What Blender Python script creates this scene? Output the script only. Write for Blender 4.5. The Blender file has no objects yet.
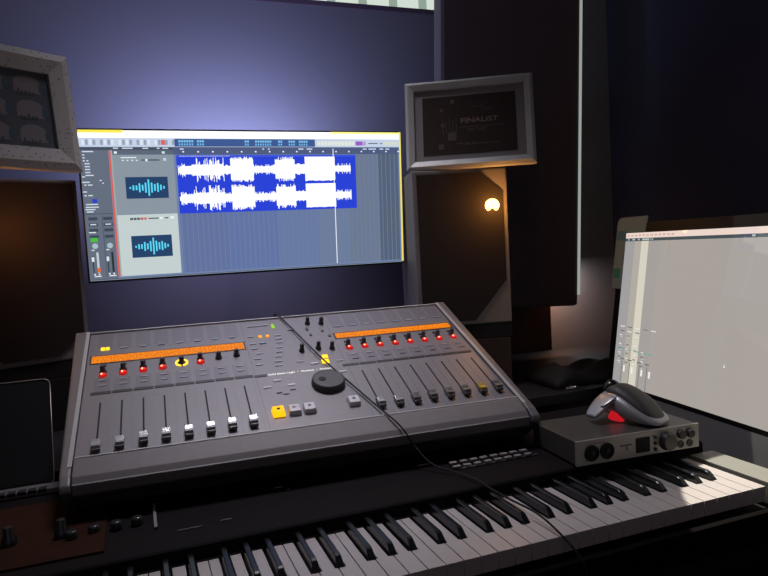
import bpy, bmesh, math, random
from mathutils import Vector, Matrix
R = math.radians
random.seed(7)
scene = bpy.context.scene
C = scene.collection

# ------------------------------------------------------------------ camera
cam_d = bpy.data.cameras.new('camera'); cam = bpy.data.objects.new('camera', cam_d); C.objects.link(cam)
rx = Vector((0.93260269, -0.35684687, -0.05396791)); ux = Vector((0.07320882, 0.04062336, 0.99648894)); fx = Vector((0.3534016, 0.93327919, -0.06400979))
m = Matrix((rx, ux, -fx)).transposed().to_4x4(); m.translation = Vector((0, 0, 1.159)); cam.matrix_world = m
cam_d.sensor_width = 36; cam_d.lens = 660 / 768 * 36; cam_d.clip_start = 0.02
scene.camera = cam
# ------------------------------------------------------------------ light, exposure
scene.view_settings.view_transform = 'Standard'; scene.view_settings.look = 'None'
scene.view_settings.gamma = 1; scene.view_settings.use_curve_mapping = False
scene.view_settings.exposure = 0.0
w = bpy.data.worlds.new('world'); scene.world = w; w.use_nodes = True
w.node_tree.nodes['Background'].inputs[0].default_value = (0.60, 0.50, 0.60, 1)
w.node_tree.nodes['Background'].inputs[1].default_value = 0.032

def light(name, kind, loc, target, energy, col, size=None, sy=None, spot=None, blend=0.1, rad=None, spread=None):
    d = bpy.data.lights.new(name, kind); o = bpy.data.objects.new(name, d); C.objects.link(o)
    d.energy = energy; d.color = col; o.location = loc
    o.rotation_euler = (Vector(target) - Vector(loc)).to_track_quat('-Z', 'Y').to_euler()
    if kind == 'AREA':
        d.size = size
        if sy: d.shape = 'RECTANGLE'; d.size_y = sy
        if spread: d.spread = spread
    if kind == 'SPOT': d.spot_size = spot; d.spot_blend = blend
    if rad is not None: d.shadow_soft_size = rad
    return o
light('room_fill', 'AREA', (-0.2, -1.1, 2.2), (0.5, 1.0, 0.9), 2.0, (0.97, 0.88, 0.98), 1.4)  # added soft fill from behind the camera, stands in for room ambience
light('mixer_fill', 'AREA', (0.30, 1.30, 2.40), (0.30, 1.22, 0.9), 2.05, (0.92, 0.89, 1.0), 0.35, spread=R(58))  # added overhead fill to brighten the mixer plate
light('key_patch_spot', 'SPOT', (1.05, 1.15, 2.1), (0.882, 0.580, 0.78), 130, (1.0, 0.95, 0.82), spot=R(17.5), blend=0.03, rad=0.004)  # added narrow spot that makes the bright patch on the end keys
light('wall_glow_fill', 'AREA', (0.27, 1.66, 1.34), (0.25, 1.9, 1.60), 5.0, (0.44, 0.54, 1.0), 0.42, 0.10)  # added hidden light, its wall glow imitates lens haze above the screen
light('wall_glow_fill_low', 'AREA', (0.24, 1.70, 1.20), (0.24, 1.9, 0.95), 0.5, (0.50, 0.54, 1.0), 0.5, 0.08)  # added likewise for the bluish haze below the screen
light('panel_backlight', 'AREA', (1.36, 1.80, 1.06), (1.36, 1.86, 0.85), 0.30, (0.85, 0.9, 1.0), 0.04, 0.04)
light('panel_backlight_warm', 'AREA', (1.275, 1.82, 1.05), (1.275, 1.88, 0.75), 0.5, (1.0, 0.42, 0.15), 0.03, 0.03)

# ------------------------------------------------------------------ materials
def s2l(c):
    return tuple((v / 255 / 12.92 if v / 255 <= 0.04045 else ((v / 255 + 0.055) / 1.055) ** 2.4) for v in c)
def mat(name, col, rough=0.5, metal=0.0, noise=0.0, nscale=40, bump=0.0, bscale=200, spec=0.5, coat=0.0, srgb=False):
    M = bpy.data.materials.new(name); M.use_nodes = True; nt = M.node_tree; b = nt.nodes['Principled BSDF']
    if srgb: col = s2l(col)
    b.inputs['Base Color'].default_value = (*col, 1); b.inputs['Roughness'].default_value = rough; b.inputs['Metallic'].default_value = metal
    b.inputs['Specular IOR Level'].default_value = spec; b.inputs['Coat Weight'].default_value = coat
    tc = nt.nodes.new('ShaderNodeTexCoord')
    if noise:
        n = nt.nodes.new('ShaderNodeTexNoise'); n.inputs['Scale'].default_value = nscale; n.inputs['Detail'].default_value = 4
        r = nt.nodes.new('ShaderNodeMapRange'); r.inputs[3].default_value = 1 - noise; r.inputs[4].default_value = 1 + noise
        x = nt.nodes.new('ShaderNodeMix'); x.data_type = 'RGBA'; x.blend_type = 'MULTIPLY'; x.inputs[0].default_value = 1
        nt.links.new(tc.outputs['Object'], n.inputs['Vector']); nt.links.new(n.outputs['Fac'], r.inputs[0])
        x.inputs[6].default_value = (*col, 1); nt.links.new(r.outputs[0], x.inputs[7]); nt.links.new(x.outputs[2], b.inputs['Base Color'])
    if bump:
        n = nt.nodes.new('ShaderNodeTexNoise'); n.inputs['Scale'].default_value = bscale
        bp = nt.nodes.new('ShaderNodeBump'); bp.inputs['Strength'].default_value = bump; bp.inputs['Distance'].default_value = 0.001
        nt.links.new(tc.outputs['Object'], n.inputs['Vector']); nt.links.new(n.outputs['Fac'], bp.inputs['Height']); nt.links.new(bp.outputs[0], b.inputs['Normal'])
    return M
_em = {}
def emi(col, k=1.0, rough=None, name=None):
    key = (col, k, rough)
    if key in _em: return _em[key]
    M = bpy.data.materials.new(name or 'lit_%d_%d_%d' % tuple(int(v) for v in col)); M.use_nodes = True; b = M.node_tree.nodes['Principled BSDF']
    b.inputs['Base Color'].default_value = (0.01, 0.01, 0.01, 1)
    b.inputs['Roughness'].default_value = 0.6 if rough is None else rough
    if rough is None: b.inputs['Specular IOR Level'].default_value = 0.1
    b.inputs['Emission Color'].default_value = (*s2l(col), 1); b.inputs['Emission Strength'].default_value = k
    _em[key] = M; return M

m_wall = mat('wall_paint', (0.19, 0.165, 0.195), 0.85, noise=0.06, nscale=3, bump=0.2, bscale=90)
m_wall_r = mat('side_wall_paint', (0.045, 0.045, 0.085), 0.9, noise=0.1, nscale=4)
m_ceil = mat('ceiling_paint', (0.3, 0.3, 0.3), 0.9)
m_floor = mat('floor_wood', (0.03, 0.025, 0.022), 0.5, noise=0.3, nscale=8)
m_desk = mat('desk_black', (0.016, 0.015, 0.016), 0.45, noise=0.2, nscale=30)
m_panel = mat('panel_fabric', (0.17, 0.128, 0.135), 0.9, noise=0.12, nscale=25, bump=0.4, bscale=400)
m_paneledge = mat('panel_edge', (0.62, 0.64, 0.62), 0.5)
m_brown = mat('brown_wood', (0.13, 0.055, 0.032), 0.6, noise=0.35, nscale=14)
m_brown2 = mat('dark_brown_wood', (0.045, 0.021, 0.015), 0.6, noise=0.35, nscale=14)
m_black = mat('black_plastic', (0.012, 0.011, 0.012), 0.38, noise=0.1, nscale=60)
m_blackm = mat('matte_black', (0.008, 0.007, 0.008), 0.8)
m_kb = mat('keyboard_body', (0.006, 0.004, 0.0048), 0.75, spec=0.12, noise=0.15, nscale=50, bump=0.15, bscale=700)
m_kbbrown = mat('keyboard_glow_brown', (0.030, 0.010, 0.005), 0.85, spec=0.1, noise=0.4, nscale=30)  # orange glow on the black panel put into the base colour
m_wkey = mat('white_key', (0.52, 0.47, 0.455), 0.35, noise=0.05, nscale=20)
m_bkey = mat('black_key', (0.010, 0.011, 0.013), 0.22)
m_cheek = mat('keyboard_end_block', (0.24, 0.235, 0.21), 0.5, noise=0.06)
m_rail = mat('keyboard_front_rail', (0.006, 0.005, 0.005), 0.95, spec=0.05)
m_plate = mat('mixer_plate', (0.205, 0.188, 0.200), 0.42, 0.25, noise=0.08, nscale=120)
m_platecheek = mat('mixer_cheek', (0.145, 0.132, 0.135), 0.45, 0.2)
m_arm = mat('mixer_armrest', (0.155, 0.138, 0.138), 0.6, noise=0.1, nscale=80)
m_mline = mat('mixer_light_line', (0.40, 0.38, 0.38), 0.5)
m_dkline = mat('mixer_dark_strip', (0.022, 0.017, 0.020), 0.5)
m_chan = mat('mixer_channel_tint', (0.17, 0.155, 0.175), 0.45, 0.2)
m_silver = mat('silver_cap', (0.62, 0.60, 0.62), 0.25, 0.75)
m_capbase = mat('cap_base', (0.10, 0.09, 0.09), 0.4, 0.3)
m_btn = mat('pale_button', (0.58, 0.54, 0.57), 0.4)
m_btn2 = mat('grey_button', (0.33, 0.33, 0.37), 0.45)
m_btnblue = mat('blue_grey_button', (0.20, 0.28, 0.42), 0.45)
m_wheel = mat('jog_wheel', (0.045, 0.038, 0.042), 0.45, noise=0.1)
m_frame = mat('picture_frame_silver', (0.50, 0.485, 0.47), 0.45, 0.1, noise=0.12, nscale=60)
m_mat = mat('picture_mount', (0.27, 0.245, 0.245), 0.9, spec=0.1)
m_art = mat('certificate_dark', (0.050, 0.033, 0.030), 0.8, spec=0.15)
m_arttext = mat('certificate_text', (0.23, 0.16, 0.13), 0.6)
m_arttext2 = mat('certificate_faint', (0.085, 0.06, 0.055), 0.6)
m_spk = mat('speaker_cabinet', (0.27, 0.235, 0.225), 0.55, noise=0.06)
m_grille = mat('speaker_grille', (0.022, 0.014, 0.014), 0.85, noise=0.4, nscale=300)
m_alu = mat('aluminium', (0.42, 0.42, 0.43), 0.4, 0.6)
m_bezel = mat('glossy_bezel', (0.010, 0.010, 0.011), 0.5, spec=0.2)
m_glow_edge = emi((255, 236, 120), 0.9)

# ------------------------------------------------------------------ mesh helpers
class MB:
    def __init__(s): s.v = []; s.f = []; s.mi = []; s.sm = []; s.mats = []
    def mid(s, m_):
        if m_ not in s.mats: s.mats.append(m_)
        return s.mats.index(m_)
    def add(s, vs, fs, m_, smooth=False):
        b = len(s.v); s.v += [tuple(v) for v in vs]
        i = s.mid(m_)
        for f in fs: s.f.append([b + k for k in f]); s.mi.append(i); s.sm.append(smooth)
    def box(s, x0, x1, y0, y1, z0, z1, m_, bev=0.0, taper=0.0):
        if bev <= 0 and taper == 0:
            vs = [(x, y, z) for z in (z0, z1) for y in (y0, y1) for x in (x0, x1)]
            s.add(vs, [(0, 2, 3, 1), (4, 5, 7, 6), (0, 1, 5, 4), (2, 6, 7, 3), (0, 4, 6, 2), (1, 3, 7, 5)], m_); return
        bm = bmesh.new()
        t = taper
        vs = [bm.verts.new(p) for p in ((x0, y0, z0), (x1, y0, z0), (x1, y1, z0), (x0, y1, z0), (x0 + t, y0 + t, z1), (x1 - t, y0 + t, z1), (x1 - t, y1 - t, z1), (x0 + t, y1 - t, z1))]
        for f in ((3, 2, 1, 0), (4, 5, 6, 7), (0, 1, 5, 4), (1, 2, 6, 5), (2, 3, 7, 6), (3, 0, 4, 7)): bm.faces.new([vs[i] for i in f])
        if bev > 0: bmesh.ops.bevel(bm, geom=bm.edges[:], offset=bev, segments=2, profile=0.6, affect='EDGES')
        s.frombm(bm, m_)
    def frombm(s, bm, m_, smooth=False):
        bm.verts.index_update(); s.add([v.co[:] for v in bm.verts], [[v.index for v in f.verts] for f in bm.faces], m_, smooth); bm.free()
    def prism(s, pts, a0, a1, axis, m_, bev=0.0):
        """polygon pts in the two other axes, extruded along axis from a0 to a1"""
        def P(p, a): return (a, p[0], p[1]) if axis == 'x' else ((p[0], a, p[1]) if axis == 'y' else (p[0], p[1], a))
        n = len(pts); bm = bmesh.new()
        A = [bm.verts.new(P(p, a0)) for p in pts]; B = [bm.verts.new(P(p, a1)) for p in pts]
        bm.faces.new(A); bm.faces.new(B[::-1])
        for i in range(n): bm.faces.new((A[i], B[i], B[(i + 1) % n], A[(i + 1) % n]))
        bmesh.ops.recalc_face_normals(bm, faces=bm.faces[:])
        if bev > 0: bmesh.ops.bevel(bm, geom=bm.edges[:], offset=bev, segments=2, profile=0.6, affect='EDGES')
        s.frombm(bm, m_)
    def lathe(s, prof, c, m_, n=24, axis='z', smooth=True):
        """prof = [(r, h)...]"""
        vs = []; fs = []
        for r_, h in prof:
            for k in range(n):
                a = 2 * math.pi * k / n; p = (r_ * math.cos(a), r_ * math.sin(a), h)
                if axis == 'y': p = (p[0], -h, p[1])
                vs.append((c[0] + p[0], c[1] + p[1], c[2] + p[2]))
        for i in range(len(prof) - 1):
            for k in range(n): fs.append((i * n + k, i * n + (k + 1) % n, (i + 1) * n + (k + 1) % n, (i + 1) * n + k))
        s.add(vs, fs, m_, smooth)
        L = len(prof) - 1
        s.add(vs[L * n:], [tuple(range(n))], m_); s.add(vs[:n], [tuple(range(n))[::-1]], m_)
    def tube(s, pts, r, m_, n=10, sub=6):
        P = [Vector(p) for p in pts]; Q = []
        for i in range(len(P) - 1):
            a = P[max(i - 1, 0)]; b = P[i]; c = P[i + 1]; d = P[min(i + 2, len(P) - 1)]
            for k in range(sub):
                t = k / sub
                Q.append(0.5 * ((2 * b) + (c - a) * t + (2 * a - 5 * b + 4 * c - d) * t * t + (3 * b - a - 3 * c + d) * t ** 3))
        Q.append(P[-1]); vs = []; fs = []
        for i, q in enumerate(Q):
            t = (Q[min(i + 1, len(Q) - 1)] - Q[max(i - 1, 0)]).normalized()
            a = t.cross(Vector((0.13, 0.2, 1))).normalized(); b = t.cross(a)
            for k in range(n):
                an = 2 * math.pi * k / n; vs.append(q + (a * math.cos(an) + b * math.sin(an)) * r)
        for i in range(len(Q) - 1):
            for k in range(n): fs.append((i * n + k, i * n + (k + 1) % n, (i + 1) * n + (k + 1) % n, (i + 1) * n + k))
        fs.append(tuple(range(n))[::-1]); fs.append(tuple(range((len(Q) - 1) * n, len(Q) * n)))
        s.add(vs, fs, m_, True)
    def build(s, name, parent=None, loc=(0, 0, 0), rot=(0, 0, 0)):
        me = bpy.data.meshes.new(name); me.from_pydata(s.v, [], s.f)
        for m_ in s.mats: me.materials.append(m_)
        for p, i, q in zip(me.polygons, s.mi, s.sm): p.material_index = i; p.use_smooth = q
        me.update(); o = bpy.data.objects.new(name, me); C.objects.link(o); o.parent = parent; o.location = loc; o.rotation_euler = rot
        return o
def one(name, parent, fn, *a, loc=(0, 0, 0), rot=(0, 0, 0), **k):
    b = MB(); getattr(b, fn)(*a, **k); return b.build(name, parent, loc, rot)
def tag(o, label, cat, group=None):
    o['label'] = label; o['category'] = cat
    if group: o['group'] = group
    return o
def thing(name, label, cat, loc=(0, 0, 0), rot=(0, 0, 0), group=None):
    o = bpy.data.objects.new(name, None); C.objects.link(o); o.location = loc; o.rotation_euler = rot; o.empty_display_size = 0.05
    return tag(o, label, cat, group)
def struct(o): o['kind'] = 'structure'; return o
def text_mesh(txt, size, m_, extrude=0.0002, width=None, bold=0.0):
    cu = bpy.data.curves.new('lettering', 'FONT'); cu.body = txt; cu.size = size; cu.extrude = extrude; cu.offset = bold; cu.resolution_u = 3
    o = bpy.data.objects.new('tmp', cu); C.objects.link(o); dg = bpy.context.evaluated_depsgraph_get(); dg.update()
    me = bpy.data.meshes.new_from_object(o.evaluated_get(dg)); C.objects.unlink(o); bpy.data.objects.remove(o)
    vs = [v.co.copy() for v in me.vertices]; fs = [tuple(p.vertices) for p in me.polygons]; bpy.data.meshes.remove(me)
    if width:
        x0 = min(v.x for v in vs); x1 = max(v.x for v in vs); k = width / (x1 - x0)
        for v in vs: v.x = (v.x - x0) * k
    return vs, fs
def text_add(mb, txt, x, y, z, size, m_, plane='xy', width=None, bold=0.0):
    vs, fs = text_mesh(txt, size, m_, width=width, bold=bold)
    if plane == 'xy': mb.add([(x + v.x, y + v.y, z + v.z) for v in vs], fs, m_)
    else: mb.add([(x + v.x, y - v.z, z + v.y) for v in vs], fs, m_)   # faces -Y

# ------------------------------------------------------------------ room
b = MB(); b.box(-2.2, 1.64, 1.90, 1.98, 0, 1.879, m_wall); b.box(-2.2, -0.6, 1.90, 1.98, 1.879, 2.5, m_wall); b.box(1.0, 1.64, 1.90, 1.98, 1.879, 2.5, m_wall)
b.box(-0.6, 1.0, 1.90, 1.98, 2.38, 2.5, m_wall); struct(b.build('wall_back'))
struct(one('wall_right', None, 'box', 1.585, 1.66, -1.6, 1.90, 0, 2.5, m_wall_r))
struct(one('floor', None, 'box', -2.2, 1.66, -1.6, 1.98, -0.05, 0, m_floor))
struct(one('ceiling', None, 'box', -2.2, 1.66, -1.6, 1.98, 2.5, 2.55, m_ceil))
b = MB(); m_day = emi((214, 226, 214), 0.95); m_day2 = emi((160, 178, 165), 0.8)
n = 64
for i in range(n):      # pleated daylight blind filling the high opening
    x0 = -0.6 + 1.6 * i / n; x1 = -0.6 + 1.6 * (i + 1) / n; y0 = 1.935 - (0.006 if i % 2 else 0); y1 = 1.935 - (0 if i % 2 else 0.006)
    b.add([(x0, y0, 1.879), (x1, y1, 1.879), (x1, y1, 2.38), (x0, y0, 2.38)], [(0, 1, 2, 3)], m_day2 if i % 4 == 0 else m_day)
b.box(-0.6, 1.0, 1.94, 1.945, 1.879, 2.38, m_day2); struct(b.build('window_1'))
b = MB(); b.box(-0.6, 1.0, 1.893, 1.902, 1.866, 1.880, mat('sill_paint', (0.10, 0.06, 0.09), 0.7)); struct(b.build('trim_1'))

# hanging acoustic panel
p = thing('acoustic_panel', 'tall dark fabric panel hanging on the back wall with a pale line of light on its right edge', 'wall panel', (0.855, 1.70, 0.962), (0, R(3.0), 0))
b = MB(); b.box(-0.042, 0.4325, 0, 0.05, 0, 1.45, m_panel, 0.012); b.build('panel_board', p)
one('edge_light_line', p, 'box', 0.4330, 0.4365, -0.003, 0.046, 0.035, 1.44, emi((165, 175, 168), 0.8), bev=0.001)  # emissive strip imitates the line of light along the panel edge
for zz in (0.5, 1.2): one('wall_bracket', p, 'box', 0.1, 0.34, 0.050, 0.185, zz, zz + 0.03, m_blackm)

# brown cabinet behind
p = thing('wooden_cabinet', 'brown wooden cabinet standing behind the desk under the dark wall panel', 'cabinet', (0.93, 1.80, 0))
one('cabinet_body', p, 'box', 0, 0.325, 0, 0.098, 0, 1.18, m_brown, bev=0.003)
one('cabinet_door', p, 'box', 0.01, 0.315, -0.012, -0.0005, 0.05, 1.17, m_brown, bev=0.002)
# pale wall lining to the right of the cabinet
b = MB(); b.box(1.265, 1.583, 1.882, 1.899, 0.0, 2.49, mat('wall_lining', (0.22, 0.19, 0.18), 0.8, noise=0.1, nscale=10)); struct(b.build('trim_2'))

# ------------------------------------------------------------------ desk and riser
p = thing('studio_desk', 'black studio desk carrying the keyboard, mixer and screens', 'desk', (0.3, 1.25, 0))
one('desktop', p, 'box', -1.3, 1.25, -0.56, 0.53, 0.665, 0.70, m_desk, bev=0.003)
for x in (-1.25, 1.17):
    for y in (-0.5, 0.44): one('leg', p, 'box', x, x + 0.06, y, y + 0.06, 0, 0.665, m_desk)
p = thing('desk_shelf', 'low black shelf raised on the back of the desk under the speakers', 'shelf', (0.3, 1.30, 0.70))
one('shelf_board', p, 'box', -1.1, 1.15, -0.04, 0.46, 0.075, 0.10, m_desk, bev=0.002)
for x in (-1.09, 0.0, 1.12): one('support', p, 'box', x, x + 0.02, 0.0, 0.45, 0, 0.075, m_desk)

# ------------------------------------------------------------------ keyboard
KX, KY, KZ = 0.837, 0.687, 0.78
kb = thing('stage_piano', 'long black digital piano with white and black keys in front of the mixer', 'keyboard', (KX, KY, 0.70))
z0 = 0.08  # key top, local
L = -1.40
b = MB(); b.prism([(0.150, 0.0), (0.150, 0.098), (0.154, 0.101), (0.44, 0.103), (0.445, 0.098), (0.445, 0.0)], L, 0.040, 'x', m_kb, 0.0015)
b.build('top_panel', kb)
one('key_bed', kb, 'box', L, 0.062, -0.012, 0.149, 0.004, 0.047, m_black, bev=0.003)
one('front_rail', kb, 'box', L, 0.064, -0.019, -0.005, 0.012, 0.052, m_rail, bev=0.003)
one('felt_strip', kb, 'box', -1.23, 0.006, 0.145, 0.1495, 0.05, 0.0815, m_blackm)
b = MB(); b.prism([(-0.004, 0.05), (-0.004, 0.080), (0.0, 0.0835), (0.148, 0.0835), (0.148, 0.05)], 0.008, 0.057, 'x', m_cheek, 0.0015); b.build('end_block', kb)
b = MB(); b.prism([(-0.004, 0.05), (-0.004, 0.080), (0.0, 0.0835), (0.148, 0.0835), (0.148, 0.05)], L, -1.232, 'x', m_kb, 0.0015); b.build('end_block', kb)
b = MB(); b.prism([(0.18, 0.0), (0.18, 0.1042), (0.40, 0.1048), (0.40, 0.0)], L + 0.005, -0.895, 'x', m_kbbrown, 0.0008); b.build('glow_tint_panel', kb)  # slab carrying the painted orange glow at the left end
for x in (-1.3, -0.6, 0.0): one('foot', kb, 'lathe', [(0.02, -0.0), (0.02, 0.006)], (x, 0.3, -0.0), m_blackm)
PW = 0.0235
# white keys, k counts from the right end: C B A G F E D C ...
names = ['C', 'B', 'A', 'G', 'F', 'E', 'D']
def wk(left_cut, right_cut):
    b = MB(); g = 0.0006; w_ = PW - g; fr = 0.052
    zt = 0; zb = -0.022
    pts = [(g, 0), (w_, 0)] + ([(w_, fr), (w_ - right_cut, fr), (w_ - right_cut, 0.148)] if right_cut else [(w_, 0.148)]) + ([(g + left_cut, 0.148), (g + left_cut, fr), (g, fr)] if left_cut else [(g, 0.148)])
    b.prism(pts, zb, zt, 'z', m_wkey, 0.0005); 
    me = b.build('white_key', kb); return me
offs = {'C': 4, 'D': 0, 'F': 4, 'G': 0, 'A': -4}
cache = {}
def cutv(nm):
    # left/right notch of each natural for its neighbouring sharps
    rc = {'C': 0.0055 + 0.003, 'D': 0.0055 - 0.003, 'F': 0.0055 + 0.004, 'G': 0.0055, 'A': 0.0055 - 0.004}.get(nm, 0)
    lc = {'D': 0.0055 - 0.003, 'E': 0.0055 + 0.003, 'G': 0.0055 - 0.004, 'A': 0.0055, 'B': 0.0055 + 0.004}.get(nm, 0)
    rc = max(rc, 0.002) if rc else 0; lc = max(lc, 0.002) if lc else 0
    return lc + (0.0008 if lc else 0), rc + (0.0008 if rc else 0)
for k in range(52):
    nm = names[k % 7]; key = nm if k else 'last'
    if key not in cache:
        lc, rc = cutv(nm)
        if k == 0: rc = 0
        o = wk(lc, rc); cache[key] = o
    else:
        o = cache[key].copy(); C.objects.link(o)
    o.parent = kb; o.location = (-(k + 1) * PW, 0, z0)
def bk():
    b = MB(); w_ = 0.0048; t = 0.0036
    sec = [(0.0, w_, 0.0), (0.002, w_, 0.001), (0.012, t, 0.0115), (0.016, t, 0.012), (0.097, t, 0.012), (0.097, w_, 0.0)]
    vs = []
    y = [0.0, 0.0015, 0.010, 0.014, 0.096]
    tp = [0.001, 0.003, 0.0105, 0.0118, 0.0118]
    for yy, zz in zip(y, tp):
        tt = w_ - (w_ - t) * min(1, zz / 0.0118)
        vs += [(-w_, yy, -0.006), (-tt - 0.0001, yy, zz - 0.0008), (-tt + 0.0010, yy, zz), (tt - 0.0010, yy, zz), (tt + 0.0001, yy, zz - 0.0008), (w_, yy, -0.006)]
    fs = []
    for i in range(4):
        for j in range(5): fs.append((i * 6 + j, i * 6 + j + 1, (i + 1) * 6 + j + 1, (i + 1) * 6 + j))
    fs.append((5, 4, 3, 2, 1, 0)); fs.append(tuple(24 + j for j in range(6)))
    b.add(vs, fs, m_bkey); return b.build('black_key', kb)
bproto = None
for k in range(1, 52):   # boundary on the left of natural k-1 ; sharp sits there when natural k is C D F G A
    nm = names[k % 7]
    off = {'C': -3, 'D': 3, 'F': -4, 'G': 0, 'A': 4}.get(nm)
    if off is None: continue
    if bproto is None: bproto = bk(); o = bproto
    else: o = bproto.copy(); C.objects.link(o)
    o.parent = kb; o.location = (-k * PW + off / 1000, 0.051, z0)
# sixteen pads, knobs, slider and small marks on the panel
PZ = 0.1035
m_pad = mat('panel_pad', (0.22, 0.20, 0.20), 0.5)
for r_ in range(2):
    for c_ in range(8 if r_ == 0 else 8):
        one('panel_button', kb, 'box', 0, 0.0125, 0, 0.008, 0, 0.0035, m_pad, bev=0.0008,
            loc=(0.452 + 0.0068 * 0 + c_ * 0.0184 - KX + (-0.001 if r_ else -0.004), (0.915 if r_ == 0 else 0.934) - 0.0018 * 0 - c_ * 0.0004 - KY, PZ))
one('display_line', kb, 'box', -0.382, -0.235, 0.226, 0.2275, PZ - 0.0005, PZ + 0.0006, m_pad)
for i, (x, y) in enumerate([(-0.172, 0.943), (-0.111, 0.937)]):
    one('tall_knob', kb, 'lathe', [(0.0095, 0), (0.009, 0.008), (0.0065, 0.010), (0.006, 0.022), (0.005, 0.023)], (0, 0, 0), m_black, loc=(x - KX, y - KY, PZ + 0.0012))
m_kn = mat('knob_shiny', (0.03, 0.03, 0.03), 0.18)
for x, y in [(-0.098, 0.925), (-0.072, 0.935), (-0.045, 0.935), (-0.019, 0.937)]:
    one('small_knob', kb, 'lathe', [(0.0075, 0), (0.0075, 0.007), (0.0062, 0.0095), (0.003, 0.0098)], (0, 0, 0), m_kn, loc=(x - KX, y - KY, PZ + (0.0016 if x < -0.09 else 0)))
one('slider_track', kb, 'box', -0.002, 0.002, -0.045, 0.045, 0, 0.0015, m_pad, loc=(0.004 - KX, 0.955 - KY, PZ - 0.0004))
b = MB(); b.box(0.030, 0.062, 0, 0.0012, 0, 0.0006, m_pad); b.box(0.085, 0.10, 0.006, 0.0072, 0, 0.0006, m_pad); b.box(0.175, 0.188, 0.09, 0.092, 0, 0.0006, m_btn); b.box(0.192, 0.196, 0.075, 0.077, 0, 0.0006, m_pad)
b.box(0.405, 0.424, 0.073, 0.0755, 0, 0.0006, m_btn); b.build('panel_marking', kb, (-KX, 0.885 - KY, PZ - 0.0002))

# ------------------------------------------------------------------ mixer (local x = width, y = up the slope, z = out of the plate)
TI = R(22.0)
mx = thing('control_surface', 'large grey sloping mixing console with two rows of faders and orange displays', 'mixer', (-0.107, 0.979, 0.859), (TI, 0, R(-2.351)))
def ml(d, h):   # horizontal depth, world height -> local y, z
    hh = h - 0.859; return (d * math.cos(TI) + hh * math.sin(TI), -d * math.sin(TI) + hh * math.cos(TI))
BOT = 0.8045
b = MB(); b.prism([(0.0, -0.004), ml(0.060, BOT), ml(0.40, BOT), ml(0.402, 1.0), (0.432, -0.004)], 0.008, 0.720, 'x', m_arm, 0.0); b.build('chassis', mx)
for s_ in (0, 1):
    x0, x1 = (-0.019, 0.0065) if s_ == 0 else (0.7215, 0.744)
    b = MB(); b.prism([(0.012, 0.004), (-0.004, 0.0), (-0.010, -0.008), (0.0, -0.026), ml(0.050, BOT), ml(0.40, BOT), ml(0.405, 0.99), (0.436, 0.0), (0.432, 0.004)], x0, x1, 'x', m_platecheek, 0.003)
    b.v = [((v[0] + (0.011 if s_ == 0 else -0.007) * max(0, 1 - v[1] / 0.43) * (1 if (v[0] < 0) or (s_ == 1 and v[0] > 0.735) else 0)), v[1], v[2]) for v in b.v]; k_ = b.build('side_cheek', mx); one('cheek_trim', k_, 'box', *((0.0005, 0.0065) if s_ == 0 else (0.7215, 0.7275)), 0.03, 0.43, 0.0035, 0.0050, m_mline)
b = MB(); b.box(0.0075, 0.7205, 0.050, 0.430, -0.0035, 0.0, m_plate); b.build('top_plate', mx)
b = MB(); b.prism([(0.0495, 0.0035), (0.044, 0.0045), (0.012, 0.001), (0.0, -0.006), (-0.004, -0.018), (0.004, -0.03), (0.0495, -0.012)], 0.0075, 0.7205, 'x', m_arm, 0.0015); b.build('armrest', mx)
b = MB(); b.box(0.0075, 0.7205, 0.0485, 0.0512, 0.0, 0.0048, m_mline, 0.0006); b.build('front_trim', mx)
b = MB(); b.box(0.0075, 0.7205, 0.4275, 0.4305, 0.0, 0.003, m_mline); b.build('rear_trim', mx)
PX = [0.0356 + 0.03285 * i for i in range(8)]; QX = [0.4800 + 0.03165 * i for i in range(8)]
b = MB()
for X in PX + QX: b.box(X - 0.0125, X + 0.0125, 0.368, 0.421, 0.0, 0.0003, m_chan); b.box(X - 0.0125, X + 0.0125, 0.2235, 0.262, 0.0, 0.0003, m_chan)
b.box(0.288, 0.2895, 0.052, 0.426, 0, 0.0004, m_chan); b.box(0.4585, 0.46, 0.052, 0.426, 0, 0.0004, m_chan)
for X in PX: b.box(X + 0.0160, X + 0.0166, 0.055, 0.21, 0, 0.0003, m_chan)
for X in QX: b.box(X + 0.0155, X + 0.0161, 0.055, 0.21, 0, 0.0003, m_chan)
b.build('panel_printing', mx)
# scribble strips
m_orange = mat('orange_display', (0.03, 0.01, 0.0), 0.6, spec=0.1)
nt = m_orange.node_tree; bs = nt.nodes['Principled BSDF']; tc = nt.nodes.new('ShaderNodeTexCoord'); mp = nt.nodes.new('ShaderNodeMapping'); mp.inputs['Scale'].default_value = (420, 330, 1)
nz = nt.nodes.new('ShaderNodeTexNoise'); nz.inputs['Scale'].default_value = 1.0; nz.inputs['Detail'].default_value = 2; cr = nt.nodes.new('ShaderNodeValToRGB')
cr.color_ramp.elements[0].position = 0.45; cr.color_ramp.elements[0].color = (*s2l((222, 98, 2)), 1); cr.color_ramp.elements[1].position = 0.66; cr.color_ramp.elements[1].color = (*s2l((255, 172, 36)), 1)
nt.links.new(tc.outputs['Object'], mp.inputs[0]); nt.links.new(mp.outputs[0], nz.inputs['Vector']); nt.links.new(nz.outputs['Fac'], cr.inputs[0]); nt.links.new(cr.outputs[0], bs.inputs['Emission Color']); bs.inputs['Emission Strength'].default_value = 1.0
def display(x0, x1, t0, t1):
    o = one('display_window', mx, 'box', x0 - 0.003, x1 + 0.003, t0 - 0.003, t1 + 0.003, 0, 0.0006, m_dkline)
    one('lit_display', o, 'box', x0, x1, t0, t1, 0.0006, 0.0012, m_orange)
display(0.0145, 0.2830, 0.3165, 0.3400); display(0.4650, 0.7140, 0.3215, 0.3405)
b = MB()
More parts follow.
